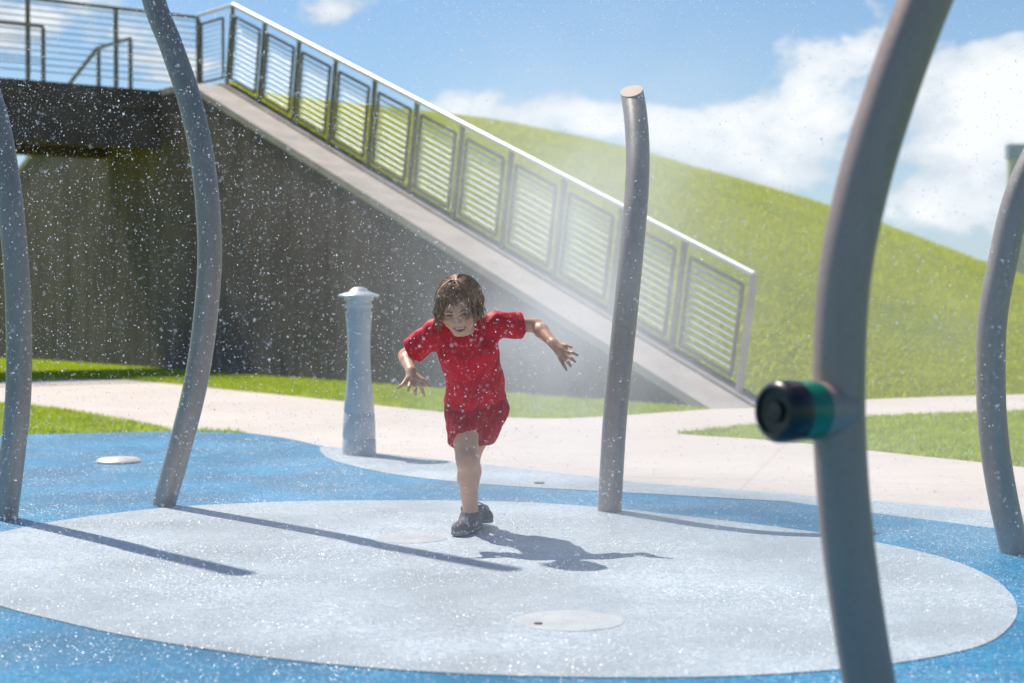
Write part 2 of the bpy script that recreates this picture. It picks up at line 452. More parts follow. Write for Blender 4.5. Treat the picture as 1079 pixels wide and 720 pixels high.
bd = gpts([(660, 509), (720, 513), (800, 519), (860, 523.5), (915, 528), (980, 533.5), (1045, 540), (1100, 546), (1300, 572)]) + [Vector((5.5, 5.2, 0))] + list(reversed(gpts([(660, 511), (720, 519), (800, 528), (860, 537), (960, 550), (1079, 566), (1300, 596)])))
sheet('pale_pad_border', bd, .0045, M['light'])
# flush spray plates in the pad
def plate(name, px, py, r, label, dome=.0, hole=None, mat='disc', thin=False):
    c = G(px, py); c.z = .008
    if dome: c.z = .006
    m = MB()
    prof = [(r, 0), (r, .004 + dome * .3), (r * .85, .006 + dome), (.0005, .007 + dome * 1.2)]
    if thin: prof = [(r, 0), (r * .995, .0012), (r * .9, .002), (.0005, .0025)]
    m.lathe(prof, c, 40)
    if hole is None:
        o = m.build(name, M[mat], origin=c, smooth=True); return tag(o, label, 'spray plate')
    t = empty(name, c, label, 'spray plate')
    m.build('plate', M[mat], t, smooth=True)
    hq = G(*hole); hq.z = c.z + .003
    h = MB(); h.lathe([(.013, -.002), (.013, .001), (.011, .002)], hq, 20); h.build('nozzle_hole', M['dark'], t)
plate('spray_plate', 125, 488.5, .13, 'domed beige ground spray plate on the blue rubber beside the second curved pole', .02)
plate('spray_plate', 433, 569.5, .14, 'flat pale ground spray disc flush in the pale circle left of the running feet', mat='disc_pale', thin=True)
plate('spray_plate', 600, 657, .16, 'flush pale ground spray disc with a small dark hole, nearest the camera', hole=(567, 661), mat='disc_pale', thin=True)
plate('pad_drain', 568, 511, .028, 'tiny dark drain on the pale strip behind the child', mat='dark')

# ------------------------------------------------------------------ retaining wall
E0 = G(200, 391.5); E1 = G(750, 431)
U = (E1 - E0); LEN = U.length; U = U / LEN
NB = Vector((-U.y, U.x, 0))                      # to the back of the wall (away from camera)
if NB.y < 0: NB = -NB
ZT = 3.95; WT = .5
S_FAR0, S_FAR1 = -14.4, -4.4
def top(s):
    if s > 0: return ZT * (1 - s / LEN)
    if s > S_FAR1: return ZT
    return max(0, ZT * (s - S_FAR0) / (S_FAR1 - S_FAR0))
def wp(s, off=0.0, z=0.0):
    p = E0 + U * s + NB * off; return Vector((p.x, p.y, z))
wall = empty('retaining_wall', wp(2), 'long concrete retaining wall, shaded and stained, with a sunlit sloping coping below the hill', 'wall')
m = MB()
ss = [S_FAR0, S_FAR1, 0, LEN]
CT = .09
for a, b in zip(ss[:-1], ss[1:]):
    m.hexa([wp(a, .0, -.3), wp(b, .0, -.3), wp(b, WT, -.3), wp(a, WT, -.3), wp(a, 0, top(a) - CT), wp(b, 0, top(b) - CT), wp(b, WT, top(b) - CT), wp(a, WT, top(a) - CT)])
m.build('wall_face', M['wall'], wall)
m = MB()
for a, b in zip(ss[:-1], ss[1:]):
    za, zb = top(a), top(b)
    m.hexa([wp(a, -.012, za - CT), wp(b, -.012, zb - CT), wp(b, WT, zb - CT), wp(a, WT, za - CT), wp(a, -.012, za), wp(b, -.012, zb), wp(b, WT, zb), wp(a, WT, za)])
m.build('coping', M['coping'], wall)
m = MB()
for a, b in ((S_FAR0, S_FAR1), (S_FAR1, -3.2), (-.85, 0), (0, LEN + .25)):
    za, zb = top(a) if a <= LEN else 0, ZT * (1 - b / LEN) if b > 0 else top(b)
    zb = max(zb, -.1)
    m.hexa([wp(a, WT, za - .4), wp(b, WT, zb - .4), wp(b, WT + .16, zb - .4), wp(a, WT + .16, za - .4), wp(a, WT, za + .03), wp(b, WT, zb + .03), wp(b, WT + .16, zb + .03), wp(a, WT + .16, za + .03)])
m.build('kerb', M['kerb'], wall)

# ------------------------------------------------------------------ sloping guard railing
RO = WT + .08
RH = 1.06
rail = empty('guard_railing', wp(5, RO, top(5)), 'sloping steel guard railing of louvred panels with a shiny white handrail down the wall', 'railing')
NP = 11
def rz(s): return ZT * (1 - max(s, 0) / LEN)
S_END = LEN - .25
def rp(s, zo):
    k = (.19 if s >= 0 else 0) * zo / RH          # the posts are raked with the slope
    return wp(s + k, RO, rz(s) + zo)
hr = [wp(-.86, RO, ZT + RH + .04), rp(0, RH + .04), rp(S_END, RH + .04)]
m = MB(); m.tube(hr[:2] , .024, 12); m.tube(hr[1:], .030, 12); m.build('handrail', M['rail'], rail, smooth=True)
step = S_END / NP
def panel(a, b, first):
    za, zb = rz(a), rz(b)
    mm = MB()
    lo, hi = .13, RH - .10
    A0, A1, B0, B1 = rp(a, lo), rp(a, hi), rp(b, lo), rp(b, hi)
    mm.bar(A0, B0, .028, .03, NB); mm.bar(A1, B1, .028, .03, NB); mm.bar(A0, A1, .028, .03, NB); mm.bar(B0, B1, .028, .03, NB)
    fr = mm.build('panel_frame', M['steel'], rail)
    sm = MB(); ns = 11
    for i in range(ns):
        f = (i + 1) / (ns + 1)
        p, q = A0.lerp(A1, f), B0.lerp(B1, f)
        t = (q - p).normalized()
        sd = (NB * .8 + Vector((0, 0, .6)))
        sm.bar(p + t * .02, q - t * .02, .027, .005, sd)
    sm.build('slats', M['slat'], fr)
for i in range(NP):
    a = i * step
    pm = MB(); pm.bar(rp(a, -.05), rp(a, RH + .03), .042, .045, NB); pm.build('post', M['steel'], rail)
    panel(a + .10, a + step - .12, i == 0)
pm = MB(); pm.bar(rp(S_END, -.15), rp(S_END, RH + .03), .055, .05, NB); pm.build('post', M['coping'], rail)
panel(-.76, -.1, True)

# ------------------------------------------------------------------ footbridge
BN, BF = -.86, -3.0                    # near and far edge along the wall
BL = 9.0                               # how far it runs out to the left
bridge = empty('footbridge', wp((BN + BF) / 2, 0, ZT - .86), 'dark concrete footbridge deck joining the top of the wall at upper left', 'bridge')
def bp(s, q, z): return wp(s, -q, z)
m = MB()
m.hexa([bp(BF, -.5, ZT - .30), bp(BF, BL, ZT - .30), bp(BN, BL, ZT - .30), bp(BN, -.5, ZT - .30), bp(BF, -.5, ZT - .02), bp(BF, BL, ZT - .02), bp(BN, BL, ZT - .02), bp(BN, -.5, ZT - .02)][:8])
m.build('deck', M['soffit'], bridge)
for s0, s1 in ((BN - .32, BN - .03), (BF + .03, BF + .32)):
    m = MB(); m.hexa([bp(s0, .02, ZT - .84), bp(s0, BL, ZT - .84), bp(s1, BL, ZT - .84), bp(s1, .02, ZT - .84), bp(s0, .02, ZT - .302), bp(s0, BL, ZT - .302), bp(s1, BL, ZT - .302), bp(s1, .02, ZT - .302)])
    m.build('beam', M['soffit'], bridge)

def bridge_rail(s, label, q0, q1, np_, cables=11, w=.06):
    t = empty('bridge_railing', bp(s, (q0 + q1) / 2, ZT), label, 'railing')
    m = MB(); m.bar(bp(s, q0, ZT + RH), bp(s, q1, ZT + RH), .06, .035); m.build('top_rail', M['steel'], t)
    for i in range(np_):
        q = q0 + (q1 - q0) * i / (np_ - 1)
        m = MB(); m.bar(bp(s, q, ZT - .02), bp(s, q, ZT + RH - .02), w, .045, U); m.build('post', M['steel'], t)
    m = MB()
    for k in range(cables):
        z = ZT + .1 + (RH - .16) * k / (cables - 1)
        m.tube([bp(s, q0, z), bp(s, q1, z)], .008, 6)
    m.build('cables', M['cable'], t)
bridge_rail(BN + .04, 'near bridge railing of dark posts and thin horizontal cables along the deck edge', -.56, 8.2, 8)
bridge_rail(BF + .08, 'far bridge railing seen through the near one, on the back deck edge', .9, 8.2, 9, 7)
# railing of the stair that goes down on the far side
t = empty('stair_railing', wp(-4.6, RO, ZT), 'short steel railing with a slanted brace behind the bridge railing', 'railing')
SB = S_FAR1
m = MB(); m.bar(wp(BF - .15, RO, ZT + RH), wp(SB, RO, ZT + RH), .05, .04); m.bar(wp(SB, RO, ZT + RH), wp(S_FAR0 + 2, RO, top(S_FAR0 + 2) + RH), .05, .04); m.build('top_rail', M['steel'], t)
for s in (BF - .15, SB + .05, SB - 1.5, SB - 3, SB - 4.5, SB - 6):
    m = MB(); m.bar(wp(s, RO, top(s)), wp(s, RO, top(s) + RH - .02), .05, .05, NB); m.build('post', M['steel'], t)

# ------------------------------------------------------------------ hill
sil = [(150, 101), (205, 97), (270, 99), (367, 108), (478, 119), (560, 131), (685, 161), (820, 199), (940, 239), (1040, 277), (1079, 293), (1150, 312), (1260, 330), (1450, 335)]
def sil_y(px):
    for (x0, y0), (x1, y1) in zip(sil[:-1], sil[1:]):
        if px <= x1: 
            f = max(0, (px - x0) / (x1 - x0)); return y0 + (y1 - y0) * f
    return sil[-1][1]
rows = []
PXS = list(np.linspace(212, 1450, 110))
ss_sil = {px: np.mean([sil_y(px + o) for o in (-50, -25, 0, 25, 50)]) for px in PXS}
NT = 40
hill_v = []; 
def base_pt(px):
    # behind the wall the turf starts at the kerb, beyond its end at the path edge
    d = ray(px, 300); n = Vector((-U.y, U.x, 0))
    A = wp(0, WT + .15)
    o = Vector((0, 0, 0)); dd = Vector((d.x, d.y, 0))
    tt = (A - o).dot(n) / dd.dot(n); P = dd * tt
    s = (P - A).dot(U)
    if s < LEN + .3 and tt > 0:
        return Vector((P.x, P.y, max(rz(s) + .05, -.02) if s > 0 else ZT + .02))
    ys = np.interp(px, [790, 800, 860, 960, 1079, 1400, 1500], [429, 428, 423.5, 419, 415.5, 408.5, 407])
    return G(px, ys) + Vector((0, 0, -.01))
for px in PXS:
    B = base_pt(px)
    yr = 46.0 + 4 * math.sin(px * .004)
    Rp = W(px, ss_sil[px] + 1.5, yr)
    r = []
    for k in range(NT + 1):
        t = k / NT
        bulge = .12 + .5 * min(1, max(0, (px - 520) / 400))
        p = B.lerp(Rp, t); z = B.z + (Rp.z - B.z) * (t * (1 - bulge) + bulge * math.sin(t * math.pi / 2))
        if Rp.z < .3: z = B.z + (max(Rp.z, -.2) - B.z) * t
        z += .04 * mnoise.noise(Vector((p.x * .35, p.y * .35, 0))) * min(1, t * 8)
        r.append((p.x, p.y, z))
    # back of the mound
    d2 = Vector((Rp.x, Rp.y, 0)).normalized()
    for k in range(1, 9):
        q = Vector((Rp.x, Rp.y, 0)) + d2 * (k * 4.5)
        r.append((q.x, q.y, max(Rp.z * math.cos(min(1, k / 8) * math.pi / 2) - .02, -.3)))
    rows.append(r)
# left flank, falling to the ground behind the bridge
first = rows[0]
flank = []
for j in range(1, 7):
    f = j / 6
    flank.insert(0, [(x - U.x * .9 * j + NB.x * .5 * j, y - U.y * .9 * j + NB.y * .5 * j, z * math.cos(f * math.pi / 2) - .3 * f) for i, (x, y, z) in enumerate(first)])
rows = flank + rows
nc = len(rows[0]); V = [p for r in rows for p in r]
F = [(i * nc + k, i * nc + k + 1, (i + 1) * nc + k + 1, (i + 1) * nc + k) for i in range(len(rows) - 1) for k in range(nc - 1)]
hill = link_mesh('hill', V, F, M['hill'], smooth=True); tag(hill, kind='structure')
if sum(p.normal.z for p in hill.data.polygons) < 0: hill.data.flip_normals()

def hill_blades():
    me = hill.data; n = len(me.polygons)
    cen = np.zeros(n * 3, np.float32); me.polygons.foreach_get('center', cen); cen = cen.reshape(-1, 3).astype(float)
    ar = np.zeros(n, np.float32); me.polygons.foreach_get('area', ar)
    d = np.hypot(cen[:, 0], cen[:, 1]); patch = np.array([mnoise.noise(Vector((c[0] * .25, c[1] * .25, 3))) for c in cen])
    w = ar / np.maximum(d, 12) ** 1.3 * (cen[:, 2] > .02) * (d < 52) * np.clip(.6 + 1.2 * patch, .15, 2); w = w / w.sum()
    k = rng.choice(n, 170000, p=w)
    vi = np.zeros(n * 4, np.int32); me.polygons.foreach_get('vertices', vi); vi = vi.reshape(-1, 4)
    co = np.zeros(len(me.vertices) * 3, np.float32); me.vertices.foreach_get('co', co); co = co.reshape(-1, 3).astype(float)
    a, b = rng.random((len(k), 1)), rng.random((len(k), 1)); q = co[vi[k]]
    P = (q[:, 0] * (1 - a) + q[:, 1] * a) * (1 - b) + (q[:, 3] * (1 - a) + q[:, 2] * a) * b
    h = (.018 + .035 * rng.random(len(k)) ** 2) * (1 + d[k] / 60); an = rng.random(len(k)) * 6.283; wd_ = .005 + .006 * rng.random(len(k)) * (1 + d[k] / 40); la = rng.random(len(k)) * 6.283
    V = np.zeros((len(k), 3, 3)); e = np.stack([np.cos(an) * wd_, np.sin(an) * wd_, 0 * wd_], 1)
    V[:, 0] = P - e; V[:, 1] = P + e; V[:, 2] = P + np.stack([np.cos(la) * h * 1.2, np.sin(la) * h * 1.2, h], 1)
    o = link_mesh('hill_grass', V.reshape(-1, 3), np.arange(len(k) * 3).reshape(-1, 3), M['hill_blades']); tag(o, 'tufted sunlit grass covering the hill', 'grass', kind='stuff')
hill_blades()

# ------------------------------------------------------------------ grass blades near the path
def in_poly(pts, x, y):
    ins = np.zeros(len(x), bool); n = len(pts)
    for i in range(n):
        x0, y0 = pts[i][0], pts[i][1]; x1, y1 = pts[(i + 1) % n][0], pts[(i + 1) % n][1]
        c = ((y0 > y) != (y1 > y)) & (x < (x1 - x0) * (y - y0) / (y1 - y0 + 1e-12) + x0)
        ins ^= c
    return ins
def blades(name, polys, dens, hgt=.034):
    P = []
    for poly in polys:
        a = np.array([(p[0], p[1]) for p in poly]); lo, hi = a.min(0), a.max(0)
        n = int((hi - lo).prod() * dens); q = lo + rng.random((n, 2)) * (hi - lo)
        q = q[in_poly(a, q[:, 0], q[:, 1])]; P.append(q)
    P = np.concatenate(P); n = len(P)
    ang = rng.random(n) * 6.283; w = .004 + .003 * rng.random(n); h = hgt * (.5 + .8 * rng.random(n)); ln = 1.3 * h * rng.random(n); la = rng.random(n) * 6.283
    dx, dy = np.cos(ang) * w, np.sin(ang) * w
    V = np.zeros((n, 3, 3)); V[:, 0] = np.stack([P[:, 0] - dx, P[:, 1] - dy, 0 * h], 1); V[:, 1] = np.stack([P[:, 0] + dx, P[:, 1] + dy, 0 * h], 1)
    V[:, 2] = np.stack([P[:, 0] + np.cos(la) * ln, P[:, 1] + np.sin(la) * ln, h], 1)
    o = link_mesh(name, V.reshape(-1, 3), np.arange(n * 3).reshape(-1, 3), M['blades']); return tag(o, 'short bright green lawn grass beside the path', 'grass', kind='stuff')
strip = [wp(s, -.03) for s in np.linspace(-6, LEN - .1, 20)] + list(reversed([p for p in path_top if p.x > -9.5]))
wr = [p for p in wedge_r if p.x < 7]
wl = [p for p in wedge_l if p.x > -6] + [G(-120, 462)] + [p for p in rub_far if -4.5 < p.x < -1.8]
blades('lawn_grass', [strip, wr, wl], 2600)

# ------------------------------------------------------------------ tower far off
tw = empty('tower', W(1100, 320, 150) - Vector((0, 0, 1)), 'distant grey tower with a glazed top rising behind the hill at the right edge', 'tower')
x0, x1 = W(1058, 300, 151).x, W(1140, 300, 150).x; zt = W(1060, 152, 150).z
def boxm(a, b): 
    mm = MB(); (ax, ay, az), (bx, by, bz) = a, b
    mm.hexa([(ax, ay, az), (bx, ay, az), (bx, by, az), (ax, by, az), (ax, ay, bz), (bx, ay, bz), (bx, by, bz), (ax, by, bz)]); return mm
boxm((x0 + .1, 150, -1), (x1 - .1, 150.8, zt - 1.25)).build('shaft', M['tower'], tw)
boxm((x0, 149.8, zt - 1.24), (x1, 151, zt)).build('glazed_top', M['towerg'], tw)
for k in range(5):
    boxm((x0 + .9 + k * 1.3, 149.9, 2), (x0 + 1.35 + k * 1.3, 150.05, zt - 1.6)).build('pilaster', M['coping'], tw)

# ------------------------------------------------------------------ spray poles
PR = .0535
def pole_line(pts, n=10): return catmull(pts, n)
def pole(name, pts, label, mat, cap=None):
    t = empty(name, Vector((pts[0][0], pts[0][1], 0)), label, 'spray pole', 'curved metal spray poles around the pad')
    ln = pole_line(pts)
    ln = [Vector((ln[0].x, ln[0].y, -.05))] + [p for p in ln if p.z > .0]
    m = MB(); m.tube(ln, PR, 28, caps=True)
    po = m.build('pipe', mat, t, smooth=True)
    if cap is not None:
        # the top is sawn off at a slant and closed with a flat plate
        cn = Vector((-.22, -.34, .91)).normalized(); cl_ = cap - LOC[po.name]
        bm = bmesh.new(); bm.from_mesh(po.data)
        r = bmesh.ops.bisect_plane(bm, geom=bm.verts[:] + bm.edges[:] + bm.faces[:], plane_co=cl_, plane_no=cn, clear_outer=True)
        rim = [e.co.copy() for e in r['geom_cut'] if isinstance(e, bmesh.types.BMVert)]
        bm.to_mesh(po.data); bm.free()
        c_ = sum(rim, Vector()) / len(rim); e1 = cn.orthogonal().normalized(); e2 = cn.cross(e1)
        rim.sort(key=lambda q: math.atan2((q - c_).dot(e2), (q - c_).dot(e1)))
        o_ = LOC[t.name]; n_ = len(rim)
        vs = [o_ + q for q in rim] + [o_ + q + cn * .004 for q in rim]
        fs = [(i_, (i_ + 1) % n_, n_ + (i_ + 1) % n_, n_ + i_) for i_ in range(n_)] + [tuple(range(n_, 2 * n_))]
        link_mesh('end_cap', vs, fs, M['cap'], t)
    return t, ln
def on_plane(px, dr):
    b = G(*px[0]); return [b] + [WP(x, y, b, dr) for x, y in px[1:]]
pole('spray_pole', on_plane([(5, 548), (13, 480), (19, 420), (20, 350), (17, 280), (9, 200), (-3, 130), (-22, 60)], (.69, -.73)) + [G(5, 548) + Vector((-.165, .175, 2.45)), G(5, 548) + Vector((-.24, .255, 3.25))], 'grey curved spray pole at the left edge rising past the end of the beam', M['pipe'])
pole('spray_pole', on_plane([(172, 534), (190, 470), (207, 400), (217, 330), (221, 260), (215, 180), (201, 110), (181, 50), (160, -8)], (.69, -.73)) + [G(172, 534) + Vector((-.17, .18, 2.9)), G(172, 534) + Vector((-.23, .245, 3.95))], 'tall grey spray pole bending left in front of the footbridge end', M['pipe'])
pole('spray_pole', on_plane([(1070, 584), (1056, 520), (1047, 460), (1044, 400), (1046, 335), (1057, 274), (1071, 214), (1091, 166), (1122, 112), (1160, 50)], (.95, .2)), 'grey spray pole bowing left from the blue pad at the right edge', M['pipe'])
cpts = [G(642, 540)] + [W(*q) for q in ((648, 440, 7.33), (655, 370, 7.27), (664, 280, 7.27), (671, 200, 7.38), (671.5, 145, 7.52), (666, 98, 7.70), (655, 62, 7.84))]
pole('spray_pole', cpts, 'slim grey spray pole standing free with its cut flat top showing, near the child', M['pipe'], cap=W(665, 97, 7.70))
D0 = 3.38
fpts = [W(936, 803, D0)] + [W(x, y, D0) for x, y in ((916, 720), (897, 600), (887, 500), (884, 410), (889, 300), (908, 200), (938, 100), (975, 0), (1015, -90), (1065, -190))]
fpts[0].z = 0
ft, fl = pole('spray_pole', fpts, 'nearest thick dark spray pole carrying a black and green nozzle', M['pipe_dark'])
# its nozzle
a = W(884, 432, D0); tip = W(816, 434, D0 - .10)
ax = (tip - a).normalized(); L = (tip - a).length
nz = MB(); nz.lathe([(.058, -.0), (.058, L * .42)], a, 32, ax); nzo = nz.build('nozzle', M['pipe_dark'], ft, smooth=True)
r_ = MB(); r_.lathe([(.0595, L * .40), (.0605, L * .42), (.0605, L * .70), (.0595, L * .72)], a, 32, ax); r_.build('green_ring', M['green'], nzo, smooth=True)
r_ = MB(); r_.lathe([(.0605, L * .70), (.0625, L * .72), (.0625, L * .94), (.057, L), (.048, L + .004), (.045, L - .004), (.022, L - .006), (.020, L + .001), (.001, L + .002)], a, 32, ax); r_.build('black_cap', M['black'], nzo, smooth=True)

# ------------------------------------------------------------------ water post (bollard)
bb = G(378.5, 480); dpt = bb.y; u = dpt / FPX
bo = empty('spray_bollard', bb, 'pale blue waisted spray bollard with a domed mushroom cap at the pad edge', 'bollard')
def zz(y): return (480 - y) * u
m = MB()
prof = [(17.8, 482), (17.8, 474), (17.6, 463), (17.0, 462.2), (17.0, 460.8), (17.5, 460), (17.0, 448), (16.3, 436), (15.8, 435.2), (15.8, 433.8), (16.2, 433), (14.6, 415), (13.0, 398), (12.0, 380), (11.9, 368), (12.4, 352), (13.4, 338), (14.3, 330), (14.6, 328)]
m.lathe([(r * u, zz(y)) for r, y in prof], bb, 40); m.build('body', M['post'], bo, smooth=True)
m = MB(); m.lathe([(r * u, zz(y)) for r, y in [(12.5, 328), (12.5, 325), (15, 324.5), (15, 321), (13, 320.5), (13, 317), (15.5, 316.5), (15.5, 313)]], bb, 40); m.build('neck', M['postcap'], bo, smooth=True)
m = MB(); m.lathe([(r * u, zz(y)) for r, y in [(15.5, 313), (21, 312.5), (21.8, 311.2), (20.5, 310), (14, 308.2), (10.5, 307.2), (8.5, 304.5), (5, 302.6), (.5, 302)]], bb, 40); m.build('cap', M['postcap'], bo, smooth=True)

# ================================================================== the child
class Grid:
    def __init__(s, lo, hi, h):
        s.lo = np.array(lo, float); s.h = h; s.n = np.ceil((np.array(hi) - s.lo) / h).astype(int) + 1
        s.D = np.full(s.n, .5, np.float32)
    def loc(s, lo, hi):
        i0 = np.clip(np.floor((np.array(lo) - s.lo) / s.h).astype(int), 0, s.n - 1); i1 = np.clip(np.ceil((np.array(hi) - s.lo) / s.h).astype(int) + 1, 1, s.n)
        sl = tuple(slice(a, b) for a, b in zip(i0, i1))
        X = [(s.lo[k] + s.h * np.arange(i0[k], i1[k])).astype(np.float32) for k in range(3)]
        return sl, X[0][:, None, None], X[1][None, :, None], X[2][None, None, :]
    def put(s, fn, lo, hi, k, mode='add'):
        m_ = k + .02
        sl, x, y, z = s.loc(np.array(lo) - m_, np.array(hi) + m_)
        d = fn(x, y, z); a = s.D[sl]
        if mode == 'add':
            if k > 0:
                hh = np.maximum(k - np.abs(a - d), 0) / k; s.D[sl] = np.minimum(a, d) - hh * hh * k * .25
            else: s.D[sl] = np.minimum(a, d)
        else:
            d = -d
            if k > 0:
                hh = np.maximum(k - np.abs(a - d), 0) / k; s.D[sl] = np.maximum(a, d) + hh * hh * k * .25
            else: s.D[sl] = np.maximum(a, d)
    def cone(s, a, b, ra, rb, k=.01, mode='add'):
        a = np.array(a, float); b = np.array(b, float); ab = b - a; L2 = max(ab @ ab, 1e-9); R = max(ra, rb)
        def fn(x, y, z):
            px, py, pz = x - a[0], y - a[1], z - a[2]
            t = np.clip((px * ab[0] + py * ab[1] + pz * ab[2]) / L2, 0, 1)
            return np.sqrt((px - t * ab[0]) ** 2 + (py - t * ab[1]) ** 2 + (pz - t * ab[2]) ** 2) - (ra + (rb - ra) * t)
        s.put(fn, np.minimum(a, b) - R, np.maximum(a, b) + R, k, mode)
    def ell(s, c, r, Rm=None, k=.01, mode='add'):
        c = np.array(c, float); Rm = np.eye(3) if Rm is None else np.array(Rm); mr = min(r); mx = max(r)
        def fn(x, y, z):
            p = (x - c[0], y - c[1], z - c[2])
            q = [(p[0] * Rm[i][0] + p[1] * Rm[i][1] + p[2] * Rm[i][2]) / r[i] for i in range(3)]
            k0 = np.sqrt(q[0] ** 2 + q[1] ** 2 + q[2] ** 2)
            k1 = np.sqrt((q[0] / r[0]) ** 2 + (q[1] / r[1]) ** 2 + (q[2] / r[2]) ** 2) + 1e-9
            return k0 * (k0 - 1) / k1
        s.put(fn, c - mx, c + mx, k, mode)
    def cut(s, p, n, lo, hi, k=.004):
        """remove everything on the side n points to, within the box"""
        p = np.array(p, float); n = np.array(n, float); n = n / np.linalg.norm(n)
        def fn(x, y, z): return -((x - p[0]) * n[0] + (y - p[1]) * n[1] + (z - p[2]) * n[2])
        s.put(fn, np.array(lo) + .02 + k, np.array(hi) - .02 - k, k, 'sub')
    def mesh(s):
        D = s.D; S = (D < 0).astype(np.uint8)
        c = sum(S[i:S.shape[0] - 1 + i, j:S.shape[1] - 1 + j, k:S.shape[2] - 1 + k] for i in (0, 1) for j in (0, 1) for k in (0, 1))
        cells = np.argwhere((c > 0) & (c < 8)); idx = np.full(c.shape, -1, np.int32); idx[tuple(cells.T)] = np.arange(len(cells))
        acc = np.zeros((len(cells), 3)); cnt = np.zeros(len(cells))
        cor = [(i, j, k) for i in (0, 1) for j in (0, 1) for k in (0, 1)]
        val = {q: D[tuple((cells + q).T)] for q in cor}
        for a in cor:
            for ax in range(3):
                if a[ax]: continue
                b = list(a); b[ax] = 1; b = tuple(b)
                va, vb = val[a], val[b]; m_ = (va < 0) != (vb < 0)
                t = np.where(m_, va / np.where(m_, va - vb, 1), 0)
                p = np.tile(np.array(a, float), (len(cells), 1)); p[:, ax] += t
                acc[m_] += p[m_]; cnt[m_] += 1
        V = s.lo + s.h * (cells + acc / cnt[:, None])
        Fs = []
        for ax in range(3):
            o1, o2 = [(1, 2), (2, 0), (0, 1)][ax]
            sl0 = [slice(None)] * 3; sl1 = [slice(None)] * 3; sl0[ax] = slice(0, -1); sl1[ax] = slice(1, None)
            ed = S[tuple(sl0)].astype(np.int8) - S[tuple(sl1)].astype(np.int8)
            e = np.argwhere(ed != 0); e = e[(e[:, o1] > 0) & (e[:, o2] > 0) & (e[:, o1] < S.shape[o1] - 1) & (e[:, o2] < S.shape[o2] - 1)]
            sg = ed[tuple(e.T)]
            def cell(d1, d2):
                q = e.copy(); q[:, o1] -= d1; q[:, o2] -= d2; return idx[tuple(q.T)]
            quad = np.stack([cell(1, 1), cell(0, 1), cell(0, 0), cell(1, 0)], 1)
            quad[sg < 0] = quad[sg < 0][:, ::-1]
            Fs.append(quad)
        F = np.concatenate(Fs); F = F[(F >= 0).all(1)]
        return V, F

def smooth_mesh(V, F, it=2, lam=.5):
    e = np.concatenate([F[:, [0, 1]], F[:, [1, 2]], F[:, [2, 3]], F[:, [3, 0]]])
    for _ in range(it):
        A = np.zeros_like(V); n = np.zeros(len(V))
        np.add.at(A, e[:, 0], V[e[:, 1]]); np.add.at(A, e[:, 1], V[e[:, 0]]); np.add.at(n, e[:, 0], 1); np.add.at(n, e[:, 1], 1)
        V = V + lam * (A / np.maximum(n, 1)[:, None] - V)
    return V

def normals(V, F):
    fn = np.cross(V[F[:, 2]] - V[F[:, 0]], V[F[:, 3]] - V[F[:, 1]]); Nn = np.zeros_like(V)
    for k in range(4): np.add.at(Nn, F[:, k], fn)
    return Nn / np.maximum(np.linalg.norm(Nn, axis=1), 1e-12)[:, None]

# skeleton
HC = np.array(W(484, 322.5, 6.33))                    # head centre
pit, rol, yaw = RAD(29), RAD(7), RAD(6)
ex = np.array([math.cos(yaw), -math.sin(yaw), 0.]); ef = np.array([-math.sin(yaw), -math.cos(yaw), 0.]); eu = np.array([0, 0, 1.])
ef, eu = math.cos(pit) * ef - math.sin(pit) * eu, math.cos(pit) * eu + math.sin(pit) * ef
ex, eu = math.cos(rol) * ex + math.sin(rol) * eu, math.cos(rol) * eu - math.sin(rol) * ex
HR = np.array([ex, ef, eu])                         # world -> head rows
HS = 1.0
def hp(x, y, z): return HC + HS * (ex * x + ef * y + eu * z)
v = lambda *a: np.array(W(*a))
neck = v(490, 346, 6.44)
shL, shR = v(459, 350, 6.46), v(522, 343, 6.50)      # image left, image right shoulders
elL, wrL = v(427, 375, 6.53), v(433, 391, 6.40)
elR, wrR = v(565, 343, 6.57), v(583, 362, 6.46)
pel = v(503, 424, 6.66)
hipL, hipR = v(488, 430, 6.64), v(516, 430, 6.70)
knL, anL = v(492, 484, 6.57), v(496, 542, 6.68)
knR, anR = v(496, 476, 6.80), v(495, 536, 6.92)
chest = v(492, 372, 6.50); waist = v(501, 402, 6.60)
lat = (shR - shL) / np.linalg.norm(shR - shL)
latp = (hipR - hipL) / np.linalg.norm(hipR - hipL)

child = empty('person', (float(anL[0]), float(anL[1]), 0), 'laughing child in wet red shirt and shorts running through the spray with arms out', 'person')

g = Grid((-.50, 6.12, .0), (.30, 7.06, 1.08), .003)
# torso
for sgn in (-1, 1):
    g.cone(chest + lat * .040 * sgn, waist + latp * .038 * sgn, .062, .058, .03)
    g.cone(waist + latp * .038 * sgn, pel + latp * .045 * sgn, .058, .066, .03)
g.cone(shL + (neck - shL) * .1, shR + (neck - shR) * .1, .038, .038, .04)
g.cone(neck + np.array([0, .01, -.03]), hp(0, -.02, -.05), .042, .038, .02)
# arms
for sh, el, wr in ((shL, elL, wrL), (shR, elR, wrR)):
    g.cone(sh, el, .036, .026, .025)
    mid = el + (wr - el) * .3
    g.cone(el, mid, .025, .0275, .012); g.cone(mid, wr, .0275, .0185, .012)
# legs
for hip, kn, an in ((hipL, knL, anL), (hipR, knR, anR)):
    g.cone(hip, kn, .068, .042, .03)
    back = np.array([0, .018, 0.])
    cm = kn + (an - kn) * .35 + back * .6
    g.cone(kn, cm, .039, .0415, .02); g.cone(cm, an, .0415, .029, .02)
    g.cone(kn + np.array([0, -.012, .01]), kn + np.array([0, -.012, -.012]), .034, .032, .015)
    g.cone(an, an + np.array([0, 0, -.03]), .03, .03, .01)
